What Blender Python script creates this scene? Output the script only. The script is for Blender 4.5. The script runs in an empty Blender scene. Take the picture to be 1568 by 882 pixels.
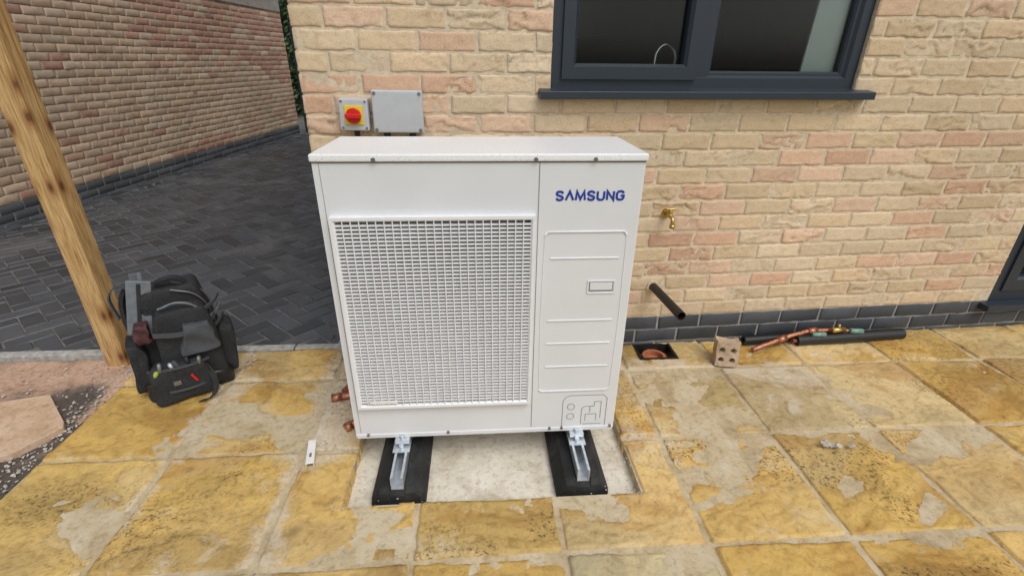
import bpy, bmesh, math, random
import numpy as np
from mathutils import Vector, Matrix
random.seed(7); rng=np.random.default_rng(11)
S=bpy.context.scene

# ------------------------------------------------------------------ noise
def vnoise(x,y,seed=0):
    x=np.asarray(x,float);y=np.asarray(y,float)
    xi=np.floor(x).astype(np.int64);yi=np.floor(y).astype(np.int64)
    fx=x-xi;fy=y-yi;fx=fx*fx*(3-2*fx);fy=fy*fy*(3-2*fy)
    def h(a,b):
        n=(a*374761393+b*668265263+seed*974634777)&0xffffffff
        n=((n^(n>>13))*1274126177)&0xffffffff
        n=((n^(n>>16))*2246822519)&0xffffffff
        return ((n^(n>>15))&0xffffff)/float(0xffffff)
    a=h(xi,yi);b=h(xi+1,yi);c=h(xi,yi+1);d=h(xi+1,yi+1)
    return (a*(1-fx)+b*fx)*(1-fy)+(c*(1-fx)+d*fx)*fy
def fbm(x,y,seed=0,o=4):
    s=0;a=.5;t=0
    for i in range(o):
        s=s+a*vnoise(x*2**i,y*2**i,seed+i*17);t+=a;a*=.5
    return s/t
def sstep(a,b,x):
    t=np.clip((x-a)/(b-a),0,1);return t*t*(3-2*t)

# ------------------------------------------------------------------ materials
def newmat(name):
    m=bpy.data.materials.new(name);m.use_nodes=True
    nt=m.node_tree;b=nt.nodes['Principled BSDF'];return m,nt,b
def N(nt,t,**kw):
    n=nt.nodes.new(t)
    for k,v in kw.items(): setattr(n,k,v)
    return n
def ramp(nt,fac,stops):
    r=N(nt,'ShaderNodeValToRGB');el=r.color_ramp.elements
    while len(el)<len(stops): el.new(.5)
    for e,(p,c) in zip(el,stops):
        e.position=p;e.color=(c if len(c)==4 else (*c,1)) if not isinstance(c,(int,float)) else (c,c,c,1)
    nt.links.new(fac,r.inputs[0]);return r.outputs[0]
def noise(nt,scale,detail=3,rough=.55,vec=None,dist=0):
    n=N(nt,'ShaderNodeTexNoise');n.inputs['Scale'].default_value=scale;n.inputs['Detail'].default_value=detail
    n.inputs['Roughness'].default_value=rough;n.inputs['Distortion'].default_value=dist
    if vec is not None: nt.links.new(vec,n.inputs['Vector'])
    return n.outputs['Fac']
def mix(nt,a,b,fac,mode='MIX'):
    m=N(nt,'ShaderNodeMix',data_type='RGBA',blend_type=mode)
    for s,v in ((m.inputs[0],fac),(m.inputs[6],a),(m.inputs[7],b)):
        if isinstance(v,(int,float)): s.default_value=v
        elif isinstance(v,tuple): s.default_value=(*v,1) if len(v)==3 else v
        else: nt.links.new(v,s)
    return m.outputs[2]
def math_(nt,op,a,b):
    m=N(nt,'ShaderNodeMath',operation=op)
    for s,v in zip(m.inputs,(a,b)):
        if isinstance(v,(int,float)): s.default_value=v
        else: nt.links.new(v,s)
    return m.outputs[0]
def objco(nt,scale=(1,1,1)):
    t=N(nt,'ShaderNodeTexCoord');mp=N(nt,'ShaderNodeMapping');mp.inputs['Scale'].default_value=scale
    nt.links.new(t.outputs['Object'],mp.inputs[0]);return mp.outputs[0]
def bump(nt,b,h,strength=.3,dist=.002):
    n=N(nt,'ShaderNodeBump');n.inputs['Strength'].default_value=strength;n.inputs['Distance'].default_value=dist
    nt.links.new(h,n.inputs['Height']);nt.links.new(n.outputs[0],b.inputs['Normal'])
def simple(name,col,rough=.5,metal=0,var=.15,scale=30,bmp=0.1,bdist=.001):
    m,nt,b=newmat(name);co=objco(nt);f=noise(nt,scale,3,.6,co)
    c=ramp(nt,f,[(.3,tuple(v*(1-var) for v in col)),(.7,tuple(min(1,v*(1+var)) for v in col))])
    nt.links.new(c,b.inputs['Base Color']);b.inputs['Roughness'].default_value=rough;b.inputs['Metallic'].default_value=metal
    if bmp>.15: bump(nt,b,f,bmp,bdist)
    return m
def brickmat(name,rough=.9,gs=170,var=.22):
    m,nt,b=newmat(name);co=objco(nt)
    a=N(nt,'ShaderNodeAttribute',attribute_name='bc')
    f=noise(nt,gs,3,.7,co);g=noise(nt,34,4,.65,objco(nt,(.7,1,1.3)))
    c=mix(nt,a.outputs['Color'],ramp(nt,f,[(.3,1-var*1.2),(.5,1.),(.72,1.)]),1.,'MULTIPLY')
    c=mix(nt,c,ramp(nt,g,[(.30,(.76,.73,.70)),(.48,(1,1,1)),(1,(1,1,1))]),.6,'MULTIPLY')
    nt.links.new(c,b.inputs['Base Color']);b.inputs['Roughness'].default_value=rough
    b.inputs['Specular IOR Level'].default_value=.25
    bump(nt,b,f,.5,.0022);return m
M={}
M['brick']=brickmat('creased_brick')
M['mortar']=simple('mortar',(.62,.515,.37),.95,0,.16,45,.5,.003)
M['mortar_grey']=simple('mortar_grey',(.46,.40,.32),.95,0,.2,60,.5,.003)
M['blue_mortar']=simple('blue_mortar',(.30,.29,.27),.95,0,.2,60,.5,.003)
M['anthracite']=simple('anthracite_pvc',(.024,.033,.046),.38,0,.06,200,.05)
M['black_plastic']=simple('black_plastic',(.012,.012,.013),.42,0,.2,60,.05)
M['copper']=simple('copper',(.46,.20,.12),.45,.8,.5,60,.05)
M['brass']=simple('brass',(.55,.39,.14),.38,1,.3,60,.05)
M['galv']=simple('galvanised_steel',(.66,.71,.76),.42,.75,.15,50,.05)
M['grey_plastic']=simple('grey_plastic',(.50,.52,.535),.5,0,.04,30,.03)
M['screw']=simple('screw_steel',(.25,.25,.26),.4,.8,.1,30,0)
M['red']=simple('red_plastic',(.62,.012,.012),.35,0,.05,30,0)
M['yellow']=simple('yellow_plastic',(.80,.60,.02),.4,0,.05,30,0)
M['white_plastic']=simple('white_plastic',(.82,.80,.77),.5,0,.08,40,.03)
M['concrete_kerb']=simple('kerb_concrete',(.38,.37,.34),.9,0,.35,35,.5,.003)
M['grey_stone']=simple('grey_render',(.33,.30,.265),.9,0,.2,8,.4,.004)
M['joint_sand']=simple('joint_sand',(.13,.126,.115),.95,0,.5,9,.4,.003)
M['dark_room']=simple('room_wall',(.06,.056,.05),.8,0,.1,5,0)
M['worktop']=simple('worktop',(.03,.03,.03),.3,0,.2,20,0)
M['pale']=simple('pale_reflection',(.84,.90,.87),.6,0,.04,5,0)
M['chrome']=simple('chrome',(.92,.92,.92),.28,1,.02,5,0)
M['roof']=simple('roof_tile',(.07,.065,.065),.8,0,.3,12,.4,.01)
M['clay']=simple('clay_pipe',(.42,.15,.07),.8,0,.2,30,.2)

def paint(name,col,dirt=.1,drops=False):
    m,nt,b=newmat(name);co=objco(nt);f=noise(nt,3.5,4,.6,co)
    c=ramp(nt,f,[(.3,tuple(v*(1-dirt) for v in col)),(.65,col)])
    f3=noise(nt,260,2,.5,co)
    c=mix(nt,c,(.35,.32,.27),ramp(nt,f3,[(.70,0),(.78,.35)]))
    b.inputs['Roughness'].default_value=.42
    if drops:
        v=N(nt,'ShaderNodeTexVoronoi');v.inputs['Scale'].default_value=150;nt.links.new(co,v.inputs['Vector'])
        msk=noise(nt,14,3,.6,co)
        d=ramp(nt,v.outputs['Distance'],[(.18,1),(.32,0)])
        mm=math_(nt,'MULTIPLY',d,ramp(nt,msk,[(.35,.1),(.65,.9)]))
        c=mix(nt,c,(.56,.55,.53),mm)
        b.inputs['Roughness'].default_value=.36
    nt.links.new(c,b.inputs['Base Color']);return m
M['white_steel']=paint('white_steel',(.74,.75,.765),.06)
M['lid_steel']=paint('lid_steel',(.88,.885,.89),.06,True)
M['grille']=simple('grille_plastic',(.80,.805,.82),.45,0,.03,20,0)
M['shroud']=simple('fan_shroud',(.24,.25,.26),.5,0,.1,5,0)
M['fan']=simple('fan_blade',(.12,.13,.14),.45,0,.1,5,0)
M['coil']=simple('coil_fins',(.035,.036,.039),.5,.3,.3,200,.0)
M['logo']=simple('logo_blue',(.012,.045,.34),.4,0,.03,5,0)
M['print']=simple('print_grey',(.16,.16,.17),.6,0,.03,5,0)

def glassmat():
    m,nt,b=newmat('window_glass');nt.nodes.remove(b);out=nt.nodes['Material Output']
    t=N(nt,'ShaderNodeBsdfTransparent');t.inputs[0].default_value=(.84,.87,.86,1)
    g=N(nt,'ShaderNodeBsdfGlossy');g.inputs['Roughness'].default_value=.01
    fr=N(nt,'ShaderNodeFresnel');fr.inputs[0].default_value=1.36
    mx=N(nt,'ShaderNodeMixShader');nt.links.new(fr.outputs[0],mx.inputs[0]);nt.links.new(t.outputs[0],mx.inputs[1]);nt.links.new(g.outputs[0],mx.inputs[2])
    nt.links.new(mx.outputs[0],out.inputs[0]);return m
M['glass']=glassmat()

def slabmat():
    m,nt,b=newmat('sandstone_paving');co=objco(nt)
    a=N(nt,'ShaderNodeAttribute',attribute_name='bc');st=N(nt,'ShaderNodeAttribute',attribute_name='stain')
    f2=noise(nt,26,5,.7,co,.5);f6=noise(nt,75,4,.75,co)
    c=mix(nt,a.outputs['Color'],ramp(nt,f2,[(.3,(.68,.62,.54)),(.47,(1,1,1)),(.7,(1.10,1.10,1.12))]),.9,'MULTIPLY')
    f5=noise(nt,7,5,.75,co,.4)
    film=ramp(nt,math_(nt,'ADD',st.outputs['Fac'],f5),[(.60,0),(.72,.55),(.96,.88)])
    c=mix(nt,c,(.64,.565,.45),film)
    c=mix(nt,c,(.10,.065,.032),math_(nt,'MULTIPLY',ramp(nt,f6,[(.52,0),(.61,1)]),a.outputs['Alpha']))
    nt.links.new(c,b.inputs['Base Color'])
    nt.links.new(ramp(nt,f5,[(.3,.40),(.7,.75)]),b.inputs['Roughness'])
    b.inputs['Specular IOR Level'].default_value=.35
    bump(nt,b,f2,.85,.007);return m
M['slab']=slabmat()
def cementmat(name,c1,c2,c3,rough=.9):
    m,nt,b=newmat(name);co=objco(nt)
    f=noise(nt,7,4,.65,co,.4);g=noise(nt,45,4,.7,co)
    c=ramp(nt,f,[(.3,c1),(.5,c2),(.72,c3)])
    c=mix(nt,c,ramp(nt,g,[(.3,(.6,.56,.5)),(.5,(1,1,1))]),.7,'MULTIPLY')
    nt.links.new(c,b.inputs['Base Color']);b.inputs['Roughness'].default_value=rough
    bump(nt,b,g,.7,.006);return m
M['joint']=cementmat('joint_mortar',(.38,.29,.16),(.54,.44,.28),(.62,.54,.40))
M['pit']=cementmat('concrete_bed',(.52,.45,.33),(.74,.68,.56),(.82,.77,.67))
M['rubber']=cementmat('recycled_rubber',(.008,.008,.008),(.018,.018,.018),(.05,.05,.046),.85)
M['pinkslab']=cementmat('pink_slab',(.48,.31,.185),(.60,.42,.28),(.66,.50,.36))
def soilmat():
    m,nt,b=newmat('sandy_soil');co=objco(nt)
    a=N(nt,'ShaderNodeAttribute',attribute_name='stain')
    f=noise(nt,5,5,.7,co,.4);g=noise(nt,60,4,.7,co)
    c=ramp(nt,math_(nt,'ADD',a.outputs['Fac'],f),[(.36,(.10,.08,.065)),(.52,(.20,.15,.12)),(.68,(.50,.32,.22)),(.9,(.58,.39,.28))])
    c=mix(nt,c,ramp(nt,g,[(.3,(.55,.52,.5)),(.5,(1,1,1)),(.75,(1.2,1.2,1.2))]),.9,'MULTIPLY')
    nt.links.new(c,b.inputs['Base Color']);b.inputs['Roughness'].default_value=.95;bump(nt,b,g,.8,.01);return m
M['soil']=soilmat()
def blockmat():
    m,nt,b=newmat('charcoal_block');co=objco(nt)
    a=N(nt,'ShaderNodeAttribute',attribute_name='bc')
    f=noise(nt,220,2,.7,co);g=noise(nt,1.4,6,.7,co,.5)
    c=mix(nt,a.outputs['Color'],ramp(nt,f,[(.3,(.6,.6,.6)),(.6,(1.2,1.2,1.2))]),1.,'MULTIPLY')
    c=mix(nt,c,(.20,.19,.175),ramp(nt,g,[(.50,0),(.66,.42)]))
    nt.links.new(c,b.inputs['Base Color']);nt.links.new(ramp(nt,g,[(.3,.36),(.7,.62)]),b.inputs['Roughness']);return m
M['block']=blockmat()
def woodmat():
    m,nt,b=newmat('treated_timber')
    co=objco(nt,(9,9,.7));f=noise(nt,6,4,.6,co,1.6)
    c=ramp(nt,f,[(.28,(.34,.18,.06)),(.45,(.56,.35,.14)),(.6,(.68,.46,.21)),(.8,(.56,.39,.17))])
    f2=noise(nt,5,4,.6,objco(nt,(40,40,1.6)),.5)
    c=mix(nt,c,ramp(nt,f2,[(.35,(.55,.45,.33)),(.55,(1,1,1))]),.8,'MULTIPLY')
    tc=N(nt,'ShaderNodeTexCoord');sx=N(nt,'ShaderNodeSeparateXYZ');nt.links.new(tc.outputs['Object'],sx.inputs[0])
    cb=N(nt,'ShaderNodeCombineXYZ')
    nt.links.new(math_(nt,'MULTIPLY',math_(nt,'SUBTRACT',sx.outputs[0],sx.outputs[1]),9.),cb.inputs[0])
    nt.links.new(math_(nt,'MULTIPLY',sx.outputs[2],4.2),cb.inputs[1])
    v=N(nt,'ShaderNodeTexVoronoi',voronoi_dimensions='2D');v.inputs['Scale'].default_value=1.;nt.links.new(cb.outputs[0],v.inputs['Vector'])
    c=mix(nt,c,(.30,.14,.045),ramp(nt,v.outputs['Distance'],[(.10,1),(.15,.55),(.30,0)]))
    c=mix(nt,c,(.12,.05,.018),ramp(nt,v.outputs['Distance'],[(.05,.9),(.09,0)]))
    nt.links.new(c,b.inputs['Base Color']);b.inputs['Roughness'].default_value=.75;bump(nt,b,f2,.4,.002);return m
M['wood']=woodmat()
M['fabric']=simple('black_fabric',(.018,.019,.021),.8,0,.5,120,.6,.001)
M['fabric_grey']=simple('grey_fabric',(.060,.066,.073),.8,0,.3,300,.6,.001)
M['plate_grey']=simple('grey_moulding',(.14,.155,.17),.55,0,.2,40,.1)
M['maroon']=simple('maroon_fabric',(.06,.018,.02),.7,0,.2,100,.3)
M['lime']=simple('lime_plastic',(.35,.42,.05),.4,0,.05,20,0)
M['leaf']=simple('hedge_leaf',(.07,.13,.04),.6,0,.5,6,0)
M['darkleaf']=simple('hedge_core',(.012,.022,.008),.9,0,.5,6,0)
M['grass']=simple('grass_ground',(.06,.085,.03),.95,0,.4,3,.3,.02)
M['stone']=cementmat('stone_chip',(.34,.31,.27),(.48,.44,.38),(.58,.55,.48))

# ------------------------------------------------------------------ object helpers
def grp(name,loc=(0,0,0),rz=0):
    e=bpy.data.objects.new(name,None);e.empty_display_size=.1;S.collection.objects.link(e)
    e.location=loc;e.rotation_euler=(0,0,rz);return e
def addobj(name,me,mat=None,parent=None):
    o=bpy.data.objects.new(name,me);S.collection.objects.link(o)
    if mat is not None: me.materials.append(mat)
    if parent: o.parent=parent
    return o
def meshobj(name,v,f,mat=None,parent=None,cols=None,stain=None,smooth=False):
    me=bpy.data.meshes.new(name);me.from_pydata([tuple(x) for x in v] if not isinstance(v,np.ndarray) else v.tolist(),[],f if isinstance(f,list) else f.tolist())
    if cols is not None:
        cols=np.asarray(cols)
        a=me.color_attributes.new('bc','FLOAT_COLOR','POINT')
        c=np.ones((len(v),4),np.float32);c[:,:cols.shape[1]]=cols;a.data.foreach_set('color',c.ravel())
    if stain is not None:
        a=me.attributes.new('stain','FLOAT','POINT');a.data.foreach_set('value',np.asarray(stain,np.float32))
    if smooth: me.polygons.foreach_set('use_smooth',[True]*len(me.polygons))
    me.update();return addobj(name,me,mat,parent)
def box(name,lo,hi,mat,parent=None,bev=0,rot=None,seg=2):
    lo=Vector(lo);hi=Vector(hi);c=(lo+hi)/2;s=hi-lo
    bm=bmesh.new();bmesh.ops.create_cube(bm,size=1);bmesh.ops.scale(bm,vec=s,verts=bm.verts)
    if bev: bmesh.ops.bevel(bm,geom=bm.edges[:],offset=bev,segments=seg,profile=.6,affect='EDGES')
    me=bpy.data.meshes.new(name);bm.to_mesh(me);bm.free()
    o=addobj(name,me,mat,parent);o.location=c
    if rot: o.rotation_euler=rot
    return o
def cyl(name,p,q,r,mat,parent=None,n=20,r2=None,bev=0,caps=True):
    p=Vector(p);q=Vector(q);d=q-p;bm=bmesh.new()
    bmesh.ops.create_cone(bm,cap_ends=caps,segments=n,radius1=r,radius2=r if r2 is None else r2,depth=d.length)
    if bev: bmesh.ops.bevel(bm,geom=[e for e in bm.edges if abs(e.verts[0].co.z-e.verts[1].co.z)<1e-6],offset=bev,segments=2,affect='EDGES')
    me=bpy.data.meshes.new(name);bm.to_mesh(me);bm.free()
    for pl in me.polygons: pl.use_smooth=len(pl.vertices)==4
    o=addobj(name,me,mat,parent);o.location=(p+q)/2;o.rotation_mode='QUATERNION';o.rotation_quaternion=d.to_track_quat('Z','Y');return o
def tube(name,pts,r,mat,parent=None,cyc=False,smooth=True,res=4):
    cu=bpy.data.curves.new(name,'CURVE');cu.dimensions='3D';cu.bevel_depth=r;cu.bevel_resolution=res;cu.use_fill_caps=True
    sp=cu.splines.new('BEZIER' if smooth else 'POLY')
    if smooth:
        sp.bezier_points.add(len(pts)-1)
        for b,p in zip(sp.bezier_points,pts): b.co=p;b.handle_left_type=b.handle_right_type='AUTO'
    else:
        sp.points.add(len(pts)-1)
        for b,p in zip(sp.points,pts): b.co=(*p,1)
    sp.use_cyclic_u=cyc;o=bpy.data.objects.new(name,cu);cu.materials.append(mat);S.collection.objects.link(o)
    if parent:o.parent=parent
    return o
def strap(name,pts,wd,th,mat,parent=None,up=(0,0,1)):
    P=[Vector(p) for p in pts];Q=[]
    for i in range(len(P)-1):
        p0=P[max(i-1,0)];p1=P[i];p2=P[i+1];p3=P[min(i+2,len(P)-1)]
        for k in range(6):
            t=k/6;Q.append(.5*((2*p1)+(p2-p0)*t+(2*p0-5*p1+4*p2-p3)*t*t+(3*p1-p0-3*p2+p3)*t**3))
    Q.append(P[-1]);v=[];f=[];up=Vector(up).normalized()
    for i,q in enumerate(Q):
        d=(Q[min(i+1,len(Q)-1)]-Q[max(i-1,0)]).normalized();s=up;n=d.cross(s)
        n=n.normalized() if n.length>1e-4 else Vector((1,0,0))
        for a,b in ((-1,-1),(1,-1),(1,1),(-1,1)): v.append(q+s*wd/2*a+n*th/2*b)
    for i in range(len(Q)-1):
        for j in range(4): f.append((i*4+j,i*4+(j+1)%4,(i+1)*4+(j+1)%4,(i+1)*4+j))
    f+=[(0,1,2,3),tuple(len(v)-1-t for t in range(4))]
    return meshobj(name,v,f,mat,parent)
def pipe(name,p,q,ro,ri,mat,parent=None,n=24):
    p=Vector(p);q=Vector(q);d=(q-p);L=d.length;v=[];f=[]
    for z,r in ((0,ri),(0,ro),(L,ro),(L,ri)):
        for i in range(n):
            a=2*math.pi*i/n;v.append((r*math.cos(a),r*math.sin(a),z))
    for k in range(4):
        for i in range(n):
            j=(i+1)%n;k2=(k+1)%4;f.append((k*n+i,k*n+j,k2*n+j,k2*n+i))
    o=meshobj(name,v,f,mat,parent);o.location=p;o.rotation_mode='QUATERNION';o.rotation_quaternion=d.to_track_quat('Z','Y')
    for pl in o.data.polygons: pl.use_smooth=True
    m=o.modifiers.new('e','EDGE_SPLIT');m.split_angle=math.radians(50);return o
def minus(rects,h):
    out=[]
    for (a,b,c,d) in rects:
        x0,x1,y0,y1=h
        if x1<=a or x0>=b or y1<=c or y0>=d: out.append((a,b,c,d));continue
        if x0>a: out.append((a,x0,c,d))
        if x1<b: out.append((x1,b,c,d))
        m0,m1=max(a,x0),min(b,x1)
        if y0>c: out.append((m0,m1,c,y0))
        if y1<d: out.append((m0,m1,y1,d))
    return out
def gridfaces(B,nz,nx):
    i=np.arange(nz*nx).reshape(nz,nx)
    q=np.stack([i[:-1,:-1],i[:-1,1:],i[1:,1:],i[1:,:-1]],-1).reshape(-1,4)
    return (q[None]+(np.arange(B)*nz*nx)[:,None,None]).reshape(-1,4)

# ------------------------------------------------------------------ bricks
def bricks(name,rects,cols,nx,nz,mat,parent,seed=0,crease=1.0,depth=.012):
    R=np.array(rects);B=len(R)
    def lin(n):
        e=.03;return np.concatenate([[0,e*.25],np.linspace(e*2,1-e*2,n-4),[1-e*.25,1]])
    u=lin(nx)[None,None,:];w=lin(nz)[None,:,None]
    w0=(R[:,1]-R[:,0])[:,None,None];h0=(R[:,3]-R[:,2])[:,None,None]
    X=R[:,0][:,None,None]+w0*u+0*w;Z=R[:,2][:,None,None]+h0*w+0*u
    off=rng.uniform(0,90,(B,1,1))
    ex=(np.abs(u-.5)*2)**6;ez=(np.abs(w-.5)*2)**6
    dx=(vnoise(Z*40+off,off+0*X,3)-.5)*.006*ex;dz=(vnoise(X*30+off,off*1.3+0*X,5)-.5)*.008*ez
    warp=(fbm(X*14+off,Z*16,7,3)-.5)*3.4
    n=vnoise(X*6+off,Z*40+warp*1.6+off,9);n2=vnoise(X*18+off,Z*70+warp*2+off,29)
    am=np.clip((vnoise(X*5+off*2,Z*12+off,31)-.30)*3.2,0,1)*rng.choice([0.2,.5,.8,1],(B,1,1))
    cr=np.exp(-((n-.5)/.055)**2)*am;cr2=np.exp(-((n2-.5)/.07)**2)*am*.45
    D=(fbm(X*45+off,Z*60,13,3)-.5)*.004*crease+(n-.5)*.010*am*crease-(cr*.006+cr2*.003)*crease+rng.uniform(-.0012,.0012,(B,1,1))
    Y=-D.copy()
    ring=np.zeros((nz,nx),bool);ring[0]=ring[-1]=True;ring[:,0]=ring[:,-1]=True
    Y[:,ring]=depth
    r2=np.zeros((nz,nx),bool);r2[1,1:-1]=r2[-2,1:-1]=True;r2[1:-1,1]=r2[1:-1,-2]=True
    Y[:,r2]+=.0022
    V=np.stack([X+dx,Y,Z+dz],-1).reshape(-1,3)
    big=(.86+.26*fbm(X*1.3,Z*1.6,61,4))[...,None]
    C=np.array(cols)[:,None,None,:]*big*(1-np.array([.33,.40,.46])*(np.clip(cr+cr2*.6,0,1)*crease)[...,None])  # creases tinted darker: cavity shade baked into the brick vertex colour
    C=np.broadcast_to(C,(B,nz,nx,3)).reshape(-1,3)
    return meshobj(name,V,gridfaces(B,nz,nx),mat,parent,cols=C,smooth=True)
def bond(L,z0,z1,holes,course=.075,bl=.225,j=.009,start=0.,ph=0):
    out=[];k=0;z=z0
    while z<z1-.02:
        x=-(bl/2 if (k+ph)%2 else 0)
        while x<L-.001:
            a=max(x,0)+(j/2 if x>0 else 0);b=min(x+bl-j/2,L)
            if b-a>.02:
                rs=[(a,b,z+j/2,z+course-j/2)]
                for h in holes: rs=minus(rs,h)
                for r in rs:
                    if r[1]-r[0]>.015 and r[3]-r[2]>.015: out.append((r,k))
            x+=bl
        z+=course;k+=1
    return out
BUFF=[(.72,.565,.375),(.74,.585,.40),(.69,.535,.345),(.72,.545,.355),(.75,.605,.425),(.68,.545,.37)]
PINK=[(.72,.49,.335),(.69,.45,.305),(.74,.53,.375),(.71,.50,.345)]
def buffcol(x,z,sd):
    p=float(vnoise(x*.9+sd,z*5.3,41))
    c=random.choice(PINK) if random.random()<(.16+1.0*max(0,p-.48)) else random.choice(BUFF)
    k=random.uniform(.90,1.05);return tuple(v*k for v in c)
DPC=.17
house=grp('brick_house',(-.212,.66,0),.047)
WIN=(.967,2.304,1.22,2.27);DOOR=(3.47,5.3,.145,2.27)
HL=7.2;HT=2.62
bs=bond(HL,DPC,HT,[WIN,DOOR])
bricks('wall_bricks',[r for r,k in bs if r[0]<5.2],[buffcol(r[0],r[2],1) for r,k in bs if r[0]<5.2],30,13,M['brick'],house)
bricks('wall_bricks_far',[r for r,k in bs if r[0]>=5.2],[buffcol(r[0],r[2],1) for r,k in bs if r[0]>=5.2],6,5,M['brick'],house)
bb=bond(HL,DPC-.225,DPC,[DOOR])
def bluecol():
    k=random.uniform(.75,1.3);return (.072*k,.079*k,.088*k)
M['bluebrick']=brickmat('blue_engineering_brick',.55,179)
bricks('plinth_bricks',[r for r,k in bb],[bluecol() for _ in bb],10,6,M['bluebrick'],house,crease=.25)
TH=.30
for i,(a,b,c,d) in enumerate(minus(minus([(0.004,HL,DPC,HT)],WIN),DOOR)):
    box('wall_core_%d'%i,(a,.0035,c),(b,TH,d),M['mortar'],house)
for i,(a,b,c,d) in enumerate(minus([(0.004,HL,-.3,DPC)],DOOR)):
    box('plinth_core_%d'%i,(a,.0055,c),(b,TH-.002,d),M['blue_mortar'],house)
side=grp('side_wall',(0,7.0,0),-math.pi/2);side.parent=house
sb=bond(7.0,DPC,HT,[],ph=1)
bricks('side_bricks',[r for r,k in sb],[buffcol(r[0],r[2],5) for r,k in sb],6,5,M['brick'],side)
sb=bond(7.0,DPC-.225,DPC,[])
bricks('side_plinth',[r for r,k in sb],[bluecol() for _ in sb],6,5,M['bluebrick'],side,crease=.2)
box('side_core',(0.0,.0045,-.3),(6.99,.29,HT),M['mortar'],side)
box('rear_wall',(0,6.9,-.3),(HL,7.1,HT),M['mortar'],house)
box('end_wall',(HL-.2,.32,-.3),(HL-.01,6.88,HT),M['mortar'],house)
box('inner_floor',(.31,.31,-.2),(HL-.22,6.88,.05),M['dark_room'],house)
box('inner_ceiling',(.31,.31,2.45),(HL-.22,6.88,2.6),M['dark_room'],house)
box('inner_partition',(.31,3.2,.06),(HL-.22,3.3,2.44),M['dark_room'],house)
v=[(-.25,-.12,HT),(HL+.35,-.12,HT),(HL+.35,7.4,HT),(-.25,7.4,HT),(-.25,3.5,5.2),(HL+.35,3.5,5.2),(-.25,-.12,HT-.1),(HL+.35,-.12,HT-.1),(HL+.35,7.4,HT-.1),(-.25,7.4,HT-.1)]
meshobj('roof',v,[(0,1,5,4),(2,3,4,5),(0,4,3),(1,2,5),(6,7,1,0),(7,8,2,1),(8,9,3,2),(9,6,0,3)],M['roof'],house)
def frame(name,x0,x1,z0,z1,w,y0,y1,mat,parent,bev=.006):
    v=[];ch=min(.012,w*.35)
    prof=[(0,y1),(0,y0),(w-ch,y0),(w,y0+ch*1.2),(w,y1)]
    for ins,y in prof:
        v+=[(x0+ins,y,z0+ins),(x1-ins,y,z0+ins),(x1-ins,y,z1-ins),(x0+ins,y,z1-ins)]
    f=[]
    for k in range(len(prof)-1):
        for i in range(4):
            j=(i+1)%4;f.append((k*4+i,k*4+j,(k+1)*4+j,(k+1)*4+i))
    return meshobj(name,v,f,mat,parent)
A=M['anthracite']
wx0,wx1,wz0,wz1=WIN
frame('window_outer_frame',wx0+.003,wx1-.003,wz0+.022,wz1,.055,.022,.09,A,house)
mx=1.60
box('window_mullion',(mx-.036,.0245,wz0+.06),(mx+.036,.088,wz1-.05),A,house,.004)
frame('window_casement',wx0+.045,mx-.022,wz0+.058,wz1-.04,.058,.008,.075,A,house)
frame('window_bead',mx+.030,wx1-.052,wz0+.070,wz1-.05,.022,.034,.07,A,house)
box('window_glass_a',(wx0+.09,.05,wz0+.1),(mx-.07,.056,wz1-.09),M['glass'],house)
box('window_glass_b',(mx+.045,.056,wz0+.085),(wx1-.07,.062,wz1-.07),M['glass'],house)
v=[(.918,-.052,1.206),(2.365,-.052,1.206),(2.365,-.052,1.236),(.918,-.052,1.236),(.918,.06,1.206),(2.365,.06,1.206),(2.365,.06,1.252),(.918,.06,1.252)]
sill=meshobj('window_sill',v,[(0,1,2,3),(3,2,6,7),(4,5,1,0),(0,3,7,4),(1,5,6,2)],A,house)
mb=sill.modifiers.new('b','BEVEL');mb.width=.003;mb.segments=2
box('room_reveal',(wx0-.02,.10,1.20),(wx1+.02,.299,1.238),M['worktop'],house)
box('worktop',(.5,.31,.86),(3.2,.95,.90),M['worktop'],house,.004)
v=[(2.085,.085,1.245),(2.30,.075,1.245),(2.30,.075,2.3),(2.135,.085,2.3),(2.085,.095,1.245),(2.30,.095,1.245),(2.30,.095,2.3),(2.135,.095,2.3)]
meshobj('pale_reflection_panel',v,[(0,1,2,3),(5,4,7,6),(4,0,3,7),(1,5,6,2),(3,2,6,7),(4,5,1,0)],M['pale'],house)  # added board, its pale colour stands in for daylight reflected in the pane
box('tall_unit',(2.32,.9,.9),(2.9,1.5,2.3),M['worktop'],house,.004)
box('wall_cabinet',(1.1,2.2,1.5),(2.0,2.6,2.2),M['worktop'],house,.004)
tp=[(1.475,.22,.90),(1.475,.22,1.34),(1.482,.22,1.385),(1.512,.215,1.412),(1.542,.21,1.400),(1.558,.205,1.37),(1.560,.205,1.33)]
tube('kitchen_tap',tp,.008,M['chrome'],house)
frame('door_outer_frame',3.473,5.297,.165,2.27,.07,.012,.09,A,house)
box('door_sill',(3.42,-.055,.128),(5.35,.08,.163),A,house,.004)
box('door_mullion',(4.33,.02,.23),(4.41,.085,2.2),A,house,.004)
frame('door_leaf',3.53,4.345,.225,2.21,.075,.002,.07,A,house)
frame('door_leaf_b',4.395,5.24,.225,2.21,.075,.002,.07,A,house)
box('door_glass',(3.59,.045,.28),(4.29,.052,2.15),M['glass'],house)
box('door_glass_b',(4.45,.045,.28),(5.19,.052,2.15),M['glass'],house)

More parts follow.
